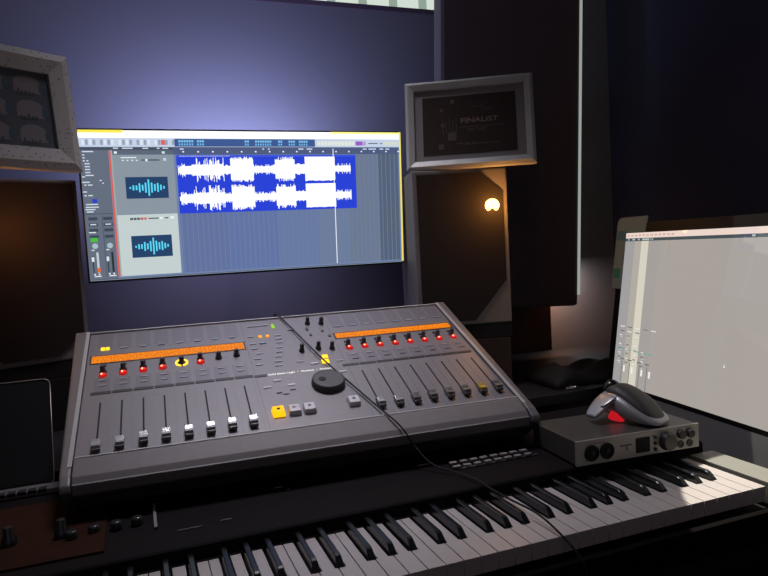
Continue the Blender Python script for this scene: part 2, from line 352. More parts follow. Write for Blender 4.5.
for i in range(8): one('dark_label_strip', mx, 'box', 0.0190 + 0.0334 * i, 0.0190 + 0.0334 * (i + 1) - 0.0016, 0.2145, 0.2215, 0, 0.0008, m_dkline)
for i in range(8): one('dark_label_strip', mx, 'box', 0.4500 + 0.0330 * i, 0.4500 + 0.0330 * (i + 1) - 0.0016, 0.2165, 0.2235, 0, 0.0008, m_dkline)
one('dark_label_strip', mx, 'box', 0.2865, 0.3085, 0.2120, 0.2190, 0, 0.0008, m_dkline)
b = MB(); text_add(b, 'Solid State Logic  •  Nucleus  •  Nucleus', 0.3110, 0.2135, 0.0008, 0.0070, emi((255, 252, 250), 1.1), width=0.118, bold=0.0); b.build('lettering', mx)
# faders
for i, X in enumerate(PX + QX):
    left = i < 8; lo, hi = (0.078, 0.190) if left else (0.080, 0.196)
    o = one('fader_slot', mx, 'box', X - 0.0013, X + 0.0013, lo - 0.012, hi, 0, 0.0006, m_blackm)
capt = [0.070, 0.071, 0.075, 0.076, 0.0755, 0.0765, 0.079, 0.079, 0.085, 0.083, 0.083, 0.085, 0.085, 0.086, 0.086, 0.087]
def cap(col_top, lab=None):
    o = one('fader_cap', mx, 'box', -0.0064, 0.0064, -0.0120, 0.0120, 0.003, 0.0085, m_capbase, bev=0.0012, taper=0.0)
    b = MB(); b.prism([(-0.0095, 0.0085), (-0.0075, 0.0125), (-0.001, 0.0105), (0.001, 0.0105), (0.0075, 0.0125), (0.0095, 0.0085)], -0.0062, 0.0062, 'x', col_top, 0.0004)
    t = b.build('cap_top', o); s = one('cap_stem', o, 'box', -0.0010, 0.0010, -0.003, 0.003, 0, 0.0035, m_blackm)
    return o
m_yellowcap = mat('yellow_cap', (0.55, 0.38, 0.07), 0.35, 0.3); m_dullcap = mat('dull_cap', (0.22, 0.20, 0.20), 0.3, 0.5)
protos = {}
for i, X in enumerate(PX + QX):
    mt = m_yellowcap if i == 14 else (m_silver if i < 10 else m_dullcap)
    if mt not in protos: o = protos[mt] = cap(mt)
    else:
        o = protos[mt].copy(); C.objects.link(o)
        for ch in protos[mt].children: c_ = ch.copy(); C.objects.link(c_); c_.parent = o
    o.parent = mx; o.location = (X, capt[i], 0)
    if i == 14: o['label'] = 'yellow fader cap'
# rotary knobs with LED collars
m_red = emi((250, 34, 28), 1.15); m_redhot = emi((255, 170, 130), 2.4); m_amber = emi((255, 196, 60), 2.2); m_yel = emi((255, 205, 30), 1.7)
m_reddim = emi((190, 28, 26), 0.9)
for i, X in enumerate(PX + QX):
    T = 0.274 + 0.0022 * i if i < 8 else 0.2815
    lit = i not in (4, 6, 7)
    o = one('rotary_knob', mx, 'lathe', [(0.0062, 0.0), (0.0062, 0.0025), (0.0044, 0.003), (0.0040, 0.013), (0.0032, 0.0138)], (0, 0, 0), m_wheel, n=18, loc=(X, T + (0.010 if lit and i != 4 else 0.006), 0))
    if lit:
        b = MB(); b.lathe([(0.0072, 0.0), (0.0072, 0.0012), (0.0046, 0.0036)], (0, -0.011, 0), m_reddim, 18)
        b.lathe([(0.0046, 0.0), (0.0046, 0.0038), (0.003, 0.0046)], (0, -0.011, 0), m_red, 14); b.lathe([(0.0017, 0.0), (0.0017, 0.0058)], (-0.0016, -0.0125, 0), m_redhot, 10); b.build('red_led', o)
    if i == 4:
        b = MB(); n = 30
        for k in range(n):
            a = 2 * math.pi * k / n
            if k in (7, 22, 23): continue
            b.box(math.cos(a) * 0.0098 - 0.0013, math.cos(a) * 0.0098 + 0.0013, math.sin(a) * 0.0098 - 0.0013, math.sin(a) * 0.0098 + 0.0013, 0, 0.0018, m_amber)
        r_ = b.build('led_ring', o); r_['label'] = 'amber led ring'
    # dark cut button above
    one('select_button', mx, 'box', -0.0045, 0.0045, -0.0028, 0.0028, 0, 0.002, m_wheel, loc=(X, 0.3055 if i < 8 else 0.305, 0))
# soft buttons
def btn(name, x, t, w_, h_, mt, z=0.0016, bev=0.0004, lab=None):
    o = one(name, mx, 'box', -w_ / 2, w_ / 2, -h_ / 2, h_ / 2, 0, z, mt, bev=bev, loc=(x, t, 0))
    if lab: o['label'] = lab
    return o
for i, X in enumerate(PX + QX):
    if i == 0:
        btn('lit_button', X - 0.004, 0.3655, 0.0068, 0.0085, m_yel, 0.002, lab='yellow lit button'); btn('lit_button', X + 0.004, 0.3655, 0.0068, 0.0085, m_yel, 0.002, lab='yellow lit button')
    else: btn('soft_button', X, 0.3645 if i < 8 else 0.370, 0.013, 0.0036, m_btn2 if i % 3 else m_btnblue)
    btn('soft_button', X + 0.001, 0.256, 0.012, 0.003, m_btn2)
    btn('soft_button', X + 0.001, 0.240, 0.012, 0.003, m_btn2 if i < 8 else m_chan)
sc = [(0.2999, 0.3594), (0.3009, 0.3312), (0.3524, 0.3562), (0.3524, 0.342), (0.3524, 0.327), (0.3083, 0.2928), (0.3452, 0.2918), (0.3400, 0.275), (0.3365, 0.258), (0.3006, 0.253), (0.3010, 0.274), (0.3359, 0.2436), (0.3771, 0.2495), (0.4489, 0.2376), (0.3816, 0.3725), (0.306, 0.4023), (0.320, 0.4023), (0.334, 0.4023), (0.3010, 0.312), (0.3480, 0.309)]
for x, t in sc: btn('soft_button', x, t, 0.0125, 0.0034, m_btn2)
btn('soft_button', 0.3192, 0.3309, 0.013, 0.004, m_btnblue); btn('soft_button', 0.2800, 0.3450, 0.012, 0.004, m_btnblue)
for x, t in [(0.3237, 0.1943), (0.3035, 0.1759), (0.3451, 0.176), (0.4445, 0.1993), (0.4004, 0.2374)]: btn('soft_button', x, t, 0.0135, 0.0042, m_btn)
for x, t in [(0.3205, 0.1560), (0.3310, 0.150), (0.345, 0.1610)]: btn('soft_button', x, t, 0.010, 0.002, m_chan)
btn('lit_button', 0.4252, 0.2575, 0.0105, 0.0105, m_yel, 0.002, lab='yellow lit button'); btn('lit_button', 0.4219, 0.2400, 0.0135, 0.0120, m_yel, 0.002, lab='yellow lit button')
btn('status_led', 0.3497, 0.4000, 0.0055, 0.0050, emi((150, 220, 50), 1.1), 0.002, lab='green led'); btn('status_led', 0.3500, 0.3905, 0.0065, 0.0055, emi((150, 220, 50), 1.1), 0.002, lab='green led')
for x in (0.3185, 0.3330): btn('status_led', x, 0.3570, 0.0062, 0.007, emi((255, 160, 30), 1.4), 0.002, lab='orange led')
btn('status_led', 0.3265, 0.3565, 0.002, 0.003, emi((255, 160, 30), 0.6), 0.001)
btn('status_led', 0.2790, 0.3285, 0.004, 0.006, emi((255, 120, 20), 0.9), 0.001, lab='orange led')
for x, t in [(0.4211, 0.3930), (0.4487, 0.3880), (0.387, 0.2870), (0.4202, 0.2900), (0.446, 0.2850)]:
    one('rotary_knob', mx, 'lathe', [(0.0055, 0), (0.0055, 0.003), (0.0042, 0.004), (0.0038, 0.015), (0.003, 0.016)], (0, 0, 0), m_wheel, n=18, loc=(x, t, 0))
for x, t in [(0.4149, 0.3698), (0.4174, 0.3453), (0.4442, 0.3565), (0.4534, 0.3345)]: btn('soft_button', x, t, 0.005, 0.008, m_wheel)
# transport keys
def tkey(x, t, mt, mark, lab=None):
    o = one('transport_button', mx, 'box', -0.0105, 0.0105, -0.011, 0.011, 0.0, 0.009, mt, bev=0.0015, taper=0.0015, loc=(x, t, 0))
    if lab: o['label'] = lab
    b = MB()
    if mark == 'o': b.lathe([(0.0028, 0.0), (0.0028, 0.0006)], (0, 0.001, 0.0090), m_blackm, 14)
    elif mark == '>': b.prism([(-0.003, -0.002), (0.003, 0.001), (-0.003, 0.004)], 0.0088, 0.0096, 'z', m_capbase)
    else: b.box(-0.0025, 0.0025, -0.0015, 0.0035, 0.0088, 0.0096, m_capbase)
    b.build('symbol', o)
tkey(0.3084, 0.0975, emi((255, 176, 10), 1.5), 'o', 'yellow lit button'); tkey(0.3345, 0.0965, m_btn, '>'); tkey(0.3595, 0.0965, m_btn, 's'); tkey(0.4366, 0.1000, m_btn, 's')
# jog wheel
o = one('jog_wheel', mx, 'lathe', [(0.0285, 0.0), (0.0295, 0.002), (0.0295, 0.009), (0.0282, 0.0120), (0.0255, 0.0130), (0.0250, 0.0122)], (0, 0, 0), m_wheel, n=48, loc=(0.4085, 0.1655, 0))
b = MB(); b.lathe([(0.0068, 0.0), (0.0062, 0.0010), (0.002, 0.0002)], (-0.011, 0.0, 0.0121), m_blackm, 18); b.build('finger_dimple', o)

# cable lying over mixer and keyboard
def mw(x, t, h):
    l = Matrix.Translation((-0.107, 0.979, 0.859)) @ Matrix.Rotation(R(-2.351), 4, 'Z') @ Matrix.Rotation(TI, 4, 'X'); return l @ Vector((x, t, h))
pts = [mw(0.352, 0.475, -0.05), mw(0.361, 0.450, -0.006), mw(0.3695, 0.430, 0.004), mw(0.3950, 0.326, 0.006), mw(0.4170, 0.240, 0.006), mw(0.4420, 0.160, 0.006), mw(0.4660, 0.085, 0.006), mw(0.4880, 0.012, 0.008), (0.400, 0.952, 0.835), (0.418, 0.925, 0.812), (0.444, 0.885, 0.8068), (0.452, 0.845, 0.8068), (0.458, 0.820, 0.802), (0.469, 0.785, 0.796), (0.477, 0.735, 0.794), (0.479, 0.690, 0.786), (0.488, 0.664, 0.766), (0.496, 0.655, 0.735), (0.50, 0.652, 0.66), (0.52, 0.66, 0.5)]
tag(one('cable', None, 'tube', pts, 0.0015, m_blackm), 'thin black cable running across the mixer and down over the piano keys', 'cable')

# ------------------------------------------------------------------ main monitor
mo = thing('widescreen_monitor', 'wide monitor showing a blue and white audio waveform behind the mixer', 'monitor', (-0.088, 1.578, 1.118), (R(4), 0, R(-0.4)))
SW, SH = 0.738, 0.3218
one('casing', mo, 'box', -0.004, SW + 0.006, 0.0005, 0.030, -0.007, SH + 0.004, m_black, bev=0.002)
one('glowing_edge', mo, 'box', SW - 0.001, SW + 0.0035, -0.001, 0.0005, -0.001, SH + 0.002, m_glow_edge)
M1 = 1.0
scr = MB(); lay = [0]
def rc(x0, z0, x1, z1, col, k=1.0, d=0.0):
    """rectangle on the screen, d = layer"""
    y = -0.0003 - d * 0.00012; scr.add([(x0, y, z0), (x1, y, z0), (x1, y, z1), (x0, y, z1)], [(0, 1, 2, 3)], emi(col, k * M1))
H = SH
rc(0, 0, SW, H, (112, 130, 168))
# vertical tint bands of the empty arrange area
bands = [(0.198, 0.300, (98, 114, 158)), (0.300, 0.420, (98, 116, 164)), (0.420, 0.520, (104, 121, 162)), (0.520, 0.600, (108, 124, 154)), (0.600, 0.680, (108, 121, 144)), (0.680, 0.733, (86, 98, 118))]
for a, c_, co in bands: rc(a, 0.004, c_, 0.272, co, 1, 1)
for i in range(46): 
    x = 0.200 + i * 0.0116; rc(x, 0.004, x + 0.0016, 0.14 if x < 0.62 else 0.27, (112, 130, 168), 0.95, 2)
# top bars
rc(0, 0.306, SW, H, (255, 255, 255), 1.35, 2); rc(0, 0.3165, 0.09, H + 0.001, (255, 236, 90), 1.0, 3); rc(0.56, 0.3175, SW, H + 0.001, (255, 244, 150), 1.1, 3)
rc(0, 0.2865, SW, 0.306, (196, 210, 232), 1, 2)
for i in range(26):
    x = 0.006 + i * 0.0074
    if i % 5 != 4: rc(x, 0.291, x + 0.0055, 0.302, (150, 160, 185) if i % 2 else (222, 228, 240), 1, 3)
rc(0.168, 0.291, 0.176, 0.302, (226, 96, 92), 1, 4)
rc(0.1961, 0.2875, 0.5192, 0.3045, (62, 90, 148), 1, 3)
for x0, n_ in ((0.205, 6), (0.245, 3), (0.352, 2), (0.376, 7), (0.430, 2), (0.455, 3), (0.480, 4)):
    for j in range(n_): rc(x0 + j * 0.0056, 0.297, x0 + j * 0.0056 + 0.0042, 0.3015, (130, 200, 238), 1, 4); rc(x0 + j * 0.0056, 0.290, x0 + j * 0.0056 + 0.0036, 0.2945, (110, 180, 225), 1, 4)
for i in range(11): rc(0.526 + i * 0.0085, 0.2905, 0.533 + i * 0.0085, 0.3005, (226, 232, 220), 1, 3)
rc(0.622, 0.2905, 0.640, 0.3005, (150, 96, 196), 1, 4); rc(0.641, 0.2905, 0.648, 0.3005, (190, 150, 210), 1, 4)
rc(0.655, 0.2945, 0.680, 0.2965, (60, 66, 76), 1, 4); rc(0.686, 0.2945, 0.692, 0.2965, (60, 66, 76), 1, 4)
for i in range(4): rc(0.697 + i * 0.0092, 0.2905, 0.7045 + i * 0.0092, 0.3005, (214, 220, 200), 1, 4)
# ruler
rc(0.1925, 0.2700, 0.735, 0.2865, (78, 92, 128), 1, 3)
rc(0.0, 0.2800, 0.1925, 0.2865, (70, 80, 98), 1, 3)
for i in range(17): rc(0.212 + i * 0.0325, 0.2745, 0.2155 + i * 0.0325, 0.2775, (235, 240, 250), 1.1, 4)
for x, w_ in ((0.207, .008), (0.392, .004), (0.405, .004), (0.478, .012), (0.498, .014), (0.640, .010), (0.655, .020), (0.684, .010), (0.70, .010)): rc(x, 0.2805, x + w_, 0.2835, (200, 212, 235), 1, 4)
# left inspector
rc(0.0, 0.0, 0.0578, 0.2800, (100, 110, 126), 1, 3); rc(0.0, 0.143, 0.060, 0.144, (52, 60, 74), 1, 4)
def line(x, z, w_, col=(210, 220, 232), h=0.0024): rc(x, z, x + w_, z + h, col, 1, 5)
line(0.006, 0.2755, 0.022)
for j in range(8): line(0.006 + (0.003 if j > 2 else 0), 0.2685 - j * 0.0062, 0.004); line(0.013, 0.2685 - j * 0.0062, 0.004 if j < 3 else (0.012 if j == 7 else 0.006)) if j > 1 else None
for z_, x_, w_ in ((0.222, 0.002, 0.006), (0.2105, 0.001, 0.015), (0.2045, 0.005, 0.004), (0.2045, 0.012, 0.009), (0.190, 0.001, 0.008), (0.182, 0.003, 0.005), (0.182, 0.011, 0.009), (0.163, 0.005, 0.024), (0.157, 0.004, 0.026), (0.152, 0.003, 0.020), (0.147, 0.005, 0.014)): line(x_, z_, w_)
rc(0.018, 0.1665, 0.0275, 0.1755, (40, 70, 200), 1, 5); line(0.036, 0.214, 0.004); line(0.041, 0.208, 0.003)
# channel strips
rc(0.0345, 0.004, 0.0355, 0.140, (60, 70, 84), 1, 4)
for cx in (0.016, 0.046):
    for z_ in (0.133, 0.120, 0.108, 0.094): rc(cx - 0.009, z_ - 0.003, cx + 0.009, z_ + 0.0035, (62, 72, 88), 1, 4)
    line(cx - 0.006, 0.1195, 0.012)
    scr.add([(cx + 0.006 * math.cos(2 * math.pi * k / 14), -0.001, 0.074 + 0.006 * math.sin(2 * math.pi * k / 14)) for k in range(14)], [tuple(range(14))], emi((170, 190, 200), 1))
    rc(cx - 0.0075, 0.0155, cx - 0.0055, 0.052, (40, 46, 56), 1, 5); rc(cx - 0.009, 0.040, cx - 0.004, 0.050, (225, 230, 238), 1, 6)
    rc(cx + 0.001, 0.0155, cx + 0.0055, 0.060, (196, 206, 210) if cx < 0.03 else (44, 50, 58), 1, 5)
    line(cx - 0.008, 0.064, 0.006, (220, 225, 232)); line(cx - 0.006, 0.0062, 0.014, (220, 228, 235)); rc(cx - 0.0065, 0.010, cx - 0.0035, 0.0135, (235, 238, 245), 1, 6); rc(cx + 0.0025, 0.010, cx + 0.0055, 0.0135, (235, 238, 245), 1, 6)
rc(0.008, 0.083, 0.022, 0.092, (74, 190, 60), 1, 6); line(0.006, 0.1025, 0.014, (226, 230, 236)); rc(0.0165, 0.0165, 0.023, 0.026, (232, 104, 54), 1, 6)
# red divider
for j in range(18):
    z_ = 0.004 + j * 0.01525; rc(0.0585, z_, 0.0620, z_ + 0.01525, (226, 96, 88), 1, 5)
rc(0.0625, 0.004, 0.0655, 0.2800, (156, 172, 166), 1, 4)
# track headers
rc(0.0655, 0.1405, 0.1925, 0.2700, (138, 150, 162), 1, 4); rc(0.0655, 0.2700, 0.1925, 0.2800, (92, 104, 120), 1, 4); rc(0.0655, 0.0045, 0.1925, 0.1395, (196, 208, 208), 1, 4)
for x_, w_ in ((0.068, 0.01), (0.086, 0.022), (0.128, 0.012), (0.158, 0.006), (0.170, 0.012)): line(x_, 0.2825, w_)
rc(0.069, 0.272, 0.075, 0.277, (230, 235, 240), 1, 5); rc(0.168, 0.272, 0.174, 0.277, (214, 222, 230), 1, 5)
line(0.082, 0.2625, 0.032, (226, 232, 238)); [line(0.084 + j * 0.0095, 0.2565, 0.004, (226, 232, 238)) for j in range(4)]
line(0.124, 0.2570, 0.038, (56, 66, 82)); rc(0.132, 0.2555, 0.137, 0.2605, (230, 236, 242), 1, 6); rc(0.170, 0.2565, 0.176, 0.2625, (200, 210, 220), 1, 6)
for j, co in enumerate(((80, 90, 96), (80, 90, 96), (80, 90, 96), (190, 90, 84), (196, 120, 112))): rc(0.0915 + j * 0.0072, 0.1275, 0.0975 + j * 0.0072, 0.1325, co, 1, 6)
line(0.130, 0.129, 0.022, (56, 66, 72)); rc(0.153, 0.128, 0.160, 0.1325, (236, 242, 240), 1, 6); line(0.164, 0.129, 0.008, (56, 66, 72)); rc(0.177, 0.128, 0.184, 0.1335, (238, 242, 240), 1, 6)
def icon(x0, z0, x1, z1):
    rc(x0, z0, x1, z1, (38, 66, 104), 1, 6); c_ = (x0 + x1) / 2; zc = (z0 + z1) / 2; hs = [0.10, 0.26, 0.24, 0.46, 0.30, 0.52, 0.85, 0.52, 0.36, 0.46, 0.28, 0.14]
    sp = (x1 - x0) * 0.072
    for j, h_ in enumerate(hs): x = c_ + (j - 5.5) * sp; hh = h_ * (z1 - z0) / 2 * 0.9; rc(x - sp * 0.27, zc - hh, x + sp * 0.27, zc + hh, (90, 210, 240), 1.1, 7)
icon(0.0877, 0.1745, 0.1764, 0.2215); icon(0.0905, 0.0440, 0.1762, 0.0925)
# region with the waveform
rc(0.1975, 0.1385, 0.6200, 0.2680, (40, 66, 214), 1, 4); rc(0.1975, 0.2640, 0.6200, 0.2685, (60, 84, 220), 1, 5); line(0.204, 0.2655, 0.112, (226, 232, 255), 0.0016)
rnd = random.Random(3)
def env(x):
    f_ = (x - 0.1977) / (0.6190 - 0.1977)
    if f_ < 0.04: return 0.10 + 0.35 * f_ / 0.04, 0.35
    if f_ < 0.075: return 0.30, 0.1
    if f_ < 0.245: return 0.44, 0.95
    if f_ < 0.28: return 0.28, 0.15
    if f_ < 0.405: return 0.86, 0.9
    if f_ < 0.525: return 0.24, 0.22
    if f_ < 0.637: return 0.80, 0.9
    if f_ < 0.695: return 0.36, 0.15
    if f_ < 0.875: return 0.95, 0.12
    if f_ < 0.885: return 0.2, 0.1
    if f_ < 0.97: return 0.24, 0.25
    return 0.0, 0.0
N = 300; half = 0.0305
for zc in (0.2350, 0.1715):
    for j in range(N):
        x0 = 0.2000 + (0.6150 - 0.2000) * j / N; x1 = x0 + 0.00140; base, var = env(x0)
        if base == 0: continue
        a = base
        if rnd.random() < 0.42: a = min(1.0, base + var * (1 - base) * rnd.random() ** 0.6)
        elif var > 0.8: a = base * rnd.uniform(0.85, 1.0)
        d_ = min(1.0, a * rnd.uniform(0.92, 1.0))
        rc(x0, zc - half * d_, x1, zc + half * a, (250, 252, 255), 1.15, 6)
rc(0.5625, 0.004, 0.5645, 0.283, (232, 236, 244), 1.1, 8)
scr.build('screen', mo)
one('bottom_bezel', mo, 'box', -0.002, SW + 0.004, -0.0012, 0.0004, -0.006, -0.0005, m_black)
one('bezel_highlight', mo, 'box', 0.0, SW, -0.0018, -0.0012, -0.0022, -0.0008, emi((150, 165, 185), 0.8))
one('wall_mount', mo, 'box', 0.30, 0.44, 0.030, 0.040, 0.10, 0.22, m_black, bev=0.002)
one('mount_arm', mo, 'box', 0.35, 0.39, 0.040, 0.285, 0.14, 0.18, m_black, bev=0.002, rot=(R(-4), 0, 0), loc=(0, 0.0, 0.0))

# ------------------------------------------------------------------ all-in-one computer on the right (local x along screen to viewer)
IMLOC, IML, IMY = (1.001, 1.208, 0.8225), -8.2, -96.9
im = thing('desktop_computer', 'bright white desktop screen at right facing left beside the piano', 'computer', IMLOC, (R(IML), 0, R(IMY)))
IW, IH = 0.597, 0.338
BZ = 0.022
one('casing', im, 'box', -BZ, IW + BZ, 0.0008, 0.022, -0.085, IH + BZ, m_alu, bev=0.004)
one('glass_bezel', im, 'box', -BZ, IW + BZ, -0.0006, 0.0007, -0.009, IH + BZ, m_bezel)
o = one('chin', im, 'box', -BZ, IW + BZ, -0.0008, 0.0007, -0.085, -0.0095, mat('chin_aluminium', (0.26, 0.26, 0.265), 0.6, 0.1))
scr = MB()
GL = 0.03
def rc2(x0, z0, x1, z1, col, k=1.0, d=0): 
    y = -0.0009 - d * 0.00012; scr.add([(x0, y, z0), (x1, y, z0), (x1, y, z1), (x0, y, z1)], [(0, 1, 2, 3)], emi(col, k, GL))
rc2(0, 0, IW, IH, (168, 161, 155)); rc2(0, 0.326, IW, IH, (236, 214, 202), 1, 1); rc2(0, 0.3195, IW, 0.326, (70, 80, 84), 1, 1)
for j in range(12): rc2(0.006 + j * 0.0135, 0.330, 0.014 + j * 0.0135, 0.3335, (204, 170, 165), 1, 2)
for x_, w_ in ((0.010, .004), (0.025, .009), (0.045, .006), (0.060, .024), (0.088, .003), (0.094, .003), (0.365, .008), (0.42, .03)): rc2(x_, 0.3213, x_ + w_, 0.3245, (190, 196, 196), 1, 2)
rc2(0.0, 0.0, 0.034, 0.3195, (160, 158, 158), 1, 1); rc2(0.034, 0.0, 0.058, 0.3195, (176, 170, 160), 1, 1); rc2(0.058, 0.0, 0.083, 0.3195, (214, 208, 192), 1, 1); rc2(0.083, 0, 0.120, 0.3195, (164, 159, 155), 1, 1)
for r_ in range(9):
    z_ = 0.128 - r_ * 0.0098
    for c_ in range(4 if r_ else 5):
        x_ = 0.012 + c_ * 0.027
        if r_ in (3,) or (c_ == 3 and r_ in (1, 2, 4)): 
            continue
        col = [(226, 226, 222), (110, 112, 112), (226, 226, 222), (120, 120, 120)][(c_ + r_) % 4]
        rc2(x_, z_, x_ + (0.016 if r_ < 2 else 0.009), z_ + 0.0022, col, 1, 3)
        if r_ > 1: rc2(x_ + 0.003, z_ - 0.004, x_ + 0.010, z_ - 0.0022, (200, 198, 190), 1, 3)
for x_ in (0.02, 0.045, 0.075, 0.10, 0.118): rc2(x_, 0.078, x_ + 0.013, 0.0805, (110, 170, 160), 1, 4)
for x_ in (0.030, 0.058, 0.092, 0.118): rc2(x_ - 0.0012, 0.0, x_ + 0.0012, 0.052, (120, 118, 112), 1, 3); rc2(x_ + 0.006, 0.030, x_ + 0.012, 0.044, (238, 236, 228), 1, 4); rc2(x_ - 0.008, 0.056, x_ + 0.006, 0.0585, (100, 100, 100), 1, 4)
scr.add([(0.3305, -0.0014, 0.0935), (0.3305, -0.0014, 0.086), (0.334, -0.0014, 0.088)], [(0, 1, 2)], emi((235, 235, 230), 1))
scr.build('screen', im)
b = MB(); b.prism([(0.18, -0.02), (0.42, -0.02), (0.40, -0.11), (0.20, -0.11)], 0.022, 0.028, 'y', m_alu, 0.001); b.build('stand_arm', im)
o = one('stand_foot', im, 'box', 0.19, 0.41, -0.05, 0.12, -0.1205, -0.1145, m_alu, bev=0.002, rot=(R(-IML), 0, 0))
# flat grey patch over the bezel corner
m_patch = mat('corner_patch_grey', (0.27, 0.36, 0.40), 0.5, spec=0.2)
b = MB(); n = 8; rr = 0.016; X0, Z1 = -0.037, 0.374
arc = [(X0 + rr - rr * math.cos(math.pi / 2 * k / n), Z1 - rr + rr * math.sin(math.pi / 2 * k / n)) for k in range(n + 1)]
b.prism([(X0, 0.212)] + arc + [(0.074, Z1), (0.068, IH + 0.001), (-0.001, IH + 0.001), (-0.001, 0.212)], -0.0016, -0.0010, 'y', m_patch)
f_ = b.build('corner_patch', im); f_['label'] = 'grey corner patch with blue and green marks'
b = MB(); b.box(-0.034, -0.003, -0.0020, -0.0016, 0.322, 0.344, mat('patch_blue', (0.10, 0.26, 0.36), 0.5)); b.build('blue_mark', f_)
b = MB(); b.box(-0.033, -0.010, -0.0020, -0.0016, 0.236, 0.258, mat('patch_green', (0.04, 0.32, 0.20), 0.5)); b.build('green_mark', f_)
b = MB(); b.box(-0.036, -0.002, -0.0020, -0.0016, 0.290, 0.292, m_btn2); b.build('patch_line', f_)

# ------------------------------------------------------------------ speakers
def speaker(label, loc, yaw, h, bot, bl, br, tl, tr, gap, badge_x):
    t = thing('studio_monitor_speaker', label, 'speaker', loc, (0, 0, yaw), 'studio speakers either side of the wide monitor')
    W = 0.23
    one('cabinet', t, 'box', 0, W, 0, 0.235, 0, h, m_spk, bev=0.004)
    x0, x1, zb, zt = gap
    pts = [(x0 + bl[0], zb), (x1 - br[0], zb), (x1, zb + br[1]), (x1, zt - tr[1]), (x1 - tr[0], zt), (x0 + tl[0], zt), (x0, zt - tl[1]), (x0, zb + bl[1])]
    q = [pts[0]]
    for p_ in pts[1:]:
        if math.hypot(p_[0] - q[-1][0], p_[1] - q[-1][1]) > 1e-5: q.append(p_)
    if math.hypot(q[0][0] - q[-1][0], q[0][1] - q[-1][1]) < 1e-5: q.pop()
    b = MB(); b.prism(q, -0.004, 0.0005, 'y', m_grille); b.build('grille', t)
    b = MB(); n = 28; R0 = 0.0165; ps = []
    for k in range(n):   # crescent opening downward
        a = R(-52) + (R(284)) * k / (n - 1); ps.append((R0 * math.cos(a), R0 * math.sin(a) * 0.95))
    for k in range(9):
        a = R(160) - R(140) * k / 8; ps.append((0.0062 * math.cos(a), -0.0128 + 0.0066 * math.sin(a)))
    b.prism(ps, -0.010, -0.004, 'y', m_badge, 0.0); b.build('lit_badge', t, (badge_x, 0, 0.283))['label'] = 'glowing amber crescent light'
    return t
m_badge = emi((255, 225, 130), 9.0, name='amber_badge')
m_badge.node_tree.nodes['Principled BSDF'].inputs['Emission Color'].default_value = (1.0, 0.50, 0.10, 1)
speaker('grey speaker with black grille standing right of the wide monitor', (0.629, 1.439, 0.958), R(-14.4), 0.372, 0, (0, 0), (0.080, 0.094), (0, 0), (0.050, 0.046), (0.011, 0.219, 0.010, 0.362), 0.190)
speaker('grey speaker with black grille standing left of the wide monitor', (-0.316, 1.508, 0.949), R(20), 0.388, 0, (0.05, 0.04), (0.055, 0.045), (0, 0), (0, 0), (0.010, 0.220, 0.012, 0.380), 0.045)
# what the speakers stand on
for (x, y, z, yaw, lab, cat, grp, nm, z0_, z1_, mt, gx) in [
        (0.629, 1.439, 0.958, -14.4, 'thin black foam pad under the right speaker', 'pad', None, 'foam_pad', 0.922, 0.957, m_blackm, 0.0),
        (0.629, 1.439, 0.958, -14.4, 'brown wooden block carrying the right speaker behind the mixer', 'speaker stand', None, 'wooden_block', 0.8005, 0.9215, m_brown2, 0.005),
        (-0.316, 1.508, 0.949, 20, 'thin black foam pad under the left speaker', 'pad', None, 'foam_pad', 0.913, 0.948, m_blackm, 0.0),
        (-0.316, 1.508, 0.949, 20, 'dark block carrying the left speaker behind the dark tablet', 'speaker stand', None, 'wooden_block', 0.8005, 0.9125, m_blackm, 0.005)]:
    tag(one(nm, None, 'box', gx, 0.23 - gx, 0.002, 0.230, 0, z1_ - z0_, mt, bev=0.002, loc=(x, y, z0_), rot=(0, 0, R(yaw))), lab, cat)

# amber light thrown by the speaker badges
light('badge_glow', 'POINT', (0.806, 1.345, 1.243), (0, 0, 0), 0.42, (1.0, 0.42, 0.08), rad=0.01)
light('badge_glow', 'POINT', (-0.20, 1.46, 1.230), (0, 0, 0), 0.22, (1.0, 0.38, 0.08), rad=0.01)

# ------------------------------------------------------------------ framed pictures on the speakers
def frame(name, label, loc, rot, W, Hh, prof, mtf):
    t = thing(name, label, 'picture frame', loc, rot)
    b = MB(); f = prof
    for a in ((0, W, 0, f), (0, W, Hh - f, Hh), (0, f, f, Hh - f), (W - f, W, f, Hh - f)):
        pass
    # mitred moulding
    o_ = [(0, 0), (W, 0), (W, Hh), (0, Hh)]; i_ = [(f, f), (W - f, f), (W - f, Hh - f), (f, Hh - f)]
    mid = [(f * .35, f * .35), (W - f * .35, f * .35), (W - f * .35, Hh - f * .35), (f * .35, Hh - f * .35)]
    rings = [[(x, 0.014, z) for x, z in o_], [(x, 0.0, z) for x, z in o_], [(x, -0.005, z) for x, z in mid], [(x, 0.0, z) for x, z in i_], [(x, 0.008, z) for x, z in i_]]
    vs = [v for r_ in rings for v in r_]; fs = []
    for r_ in range(4):
        for k in range(4): fs.append((r_ * 4 + k, r_ * 4 + (k + 1) % 4, (r_ + 1) * 4 + (k + 1) % 4, (r_ + 1) * 4 + k))
    b.add(vs, fs, mtf); b.build('moulding', t)
    one('backing', t, 'box', 0.002, W - 0.002, 0.0075, 0.0135, 0.002, Hh - 0.002, m_mat)
    return t
Y30 = R(-30)
t = frame('award_frame', 'silver framed dark FINALIST certificate leaning on the right speaker', (0.627, 1.460, 1.3325), (R(-12), 0, Y30), 0.303, 0.2195, 0.0205, m_frame)
one('certificate', t, 'box', 0.041, 0.262, 0.0064, 0.0074, 0.036, 0.181, m_art)
b = MB(); text_add(b, 'FINALIST', 0.132, 0.0062, 0.112, 0.0165, m_arttext, 'xz', width=0.088, bold=0.0003)
b.build('finalist_lettering', t)
b = MB()
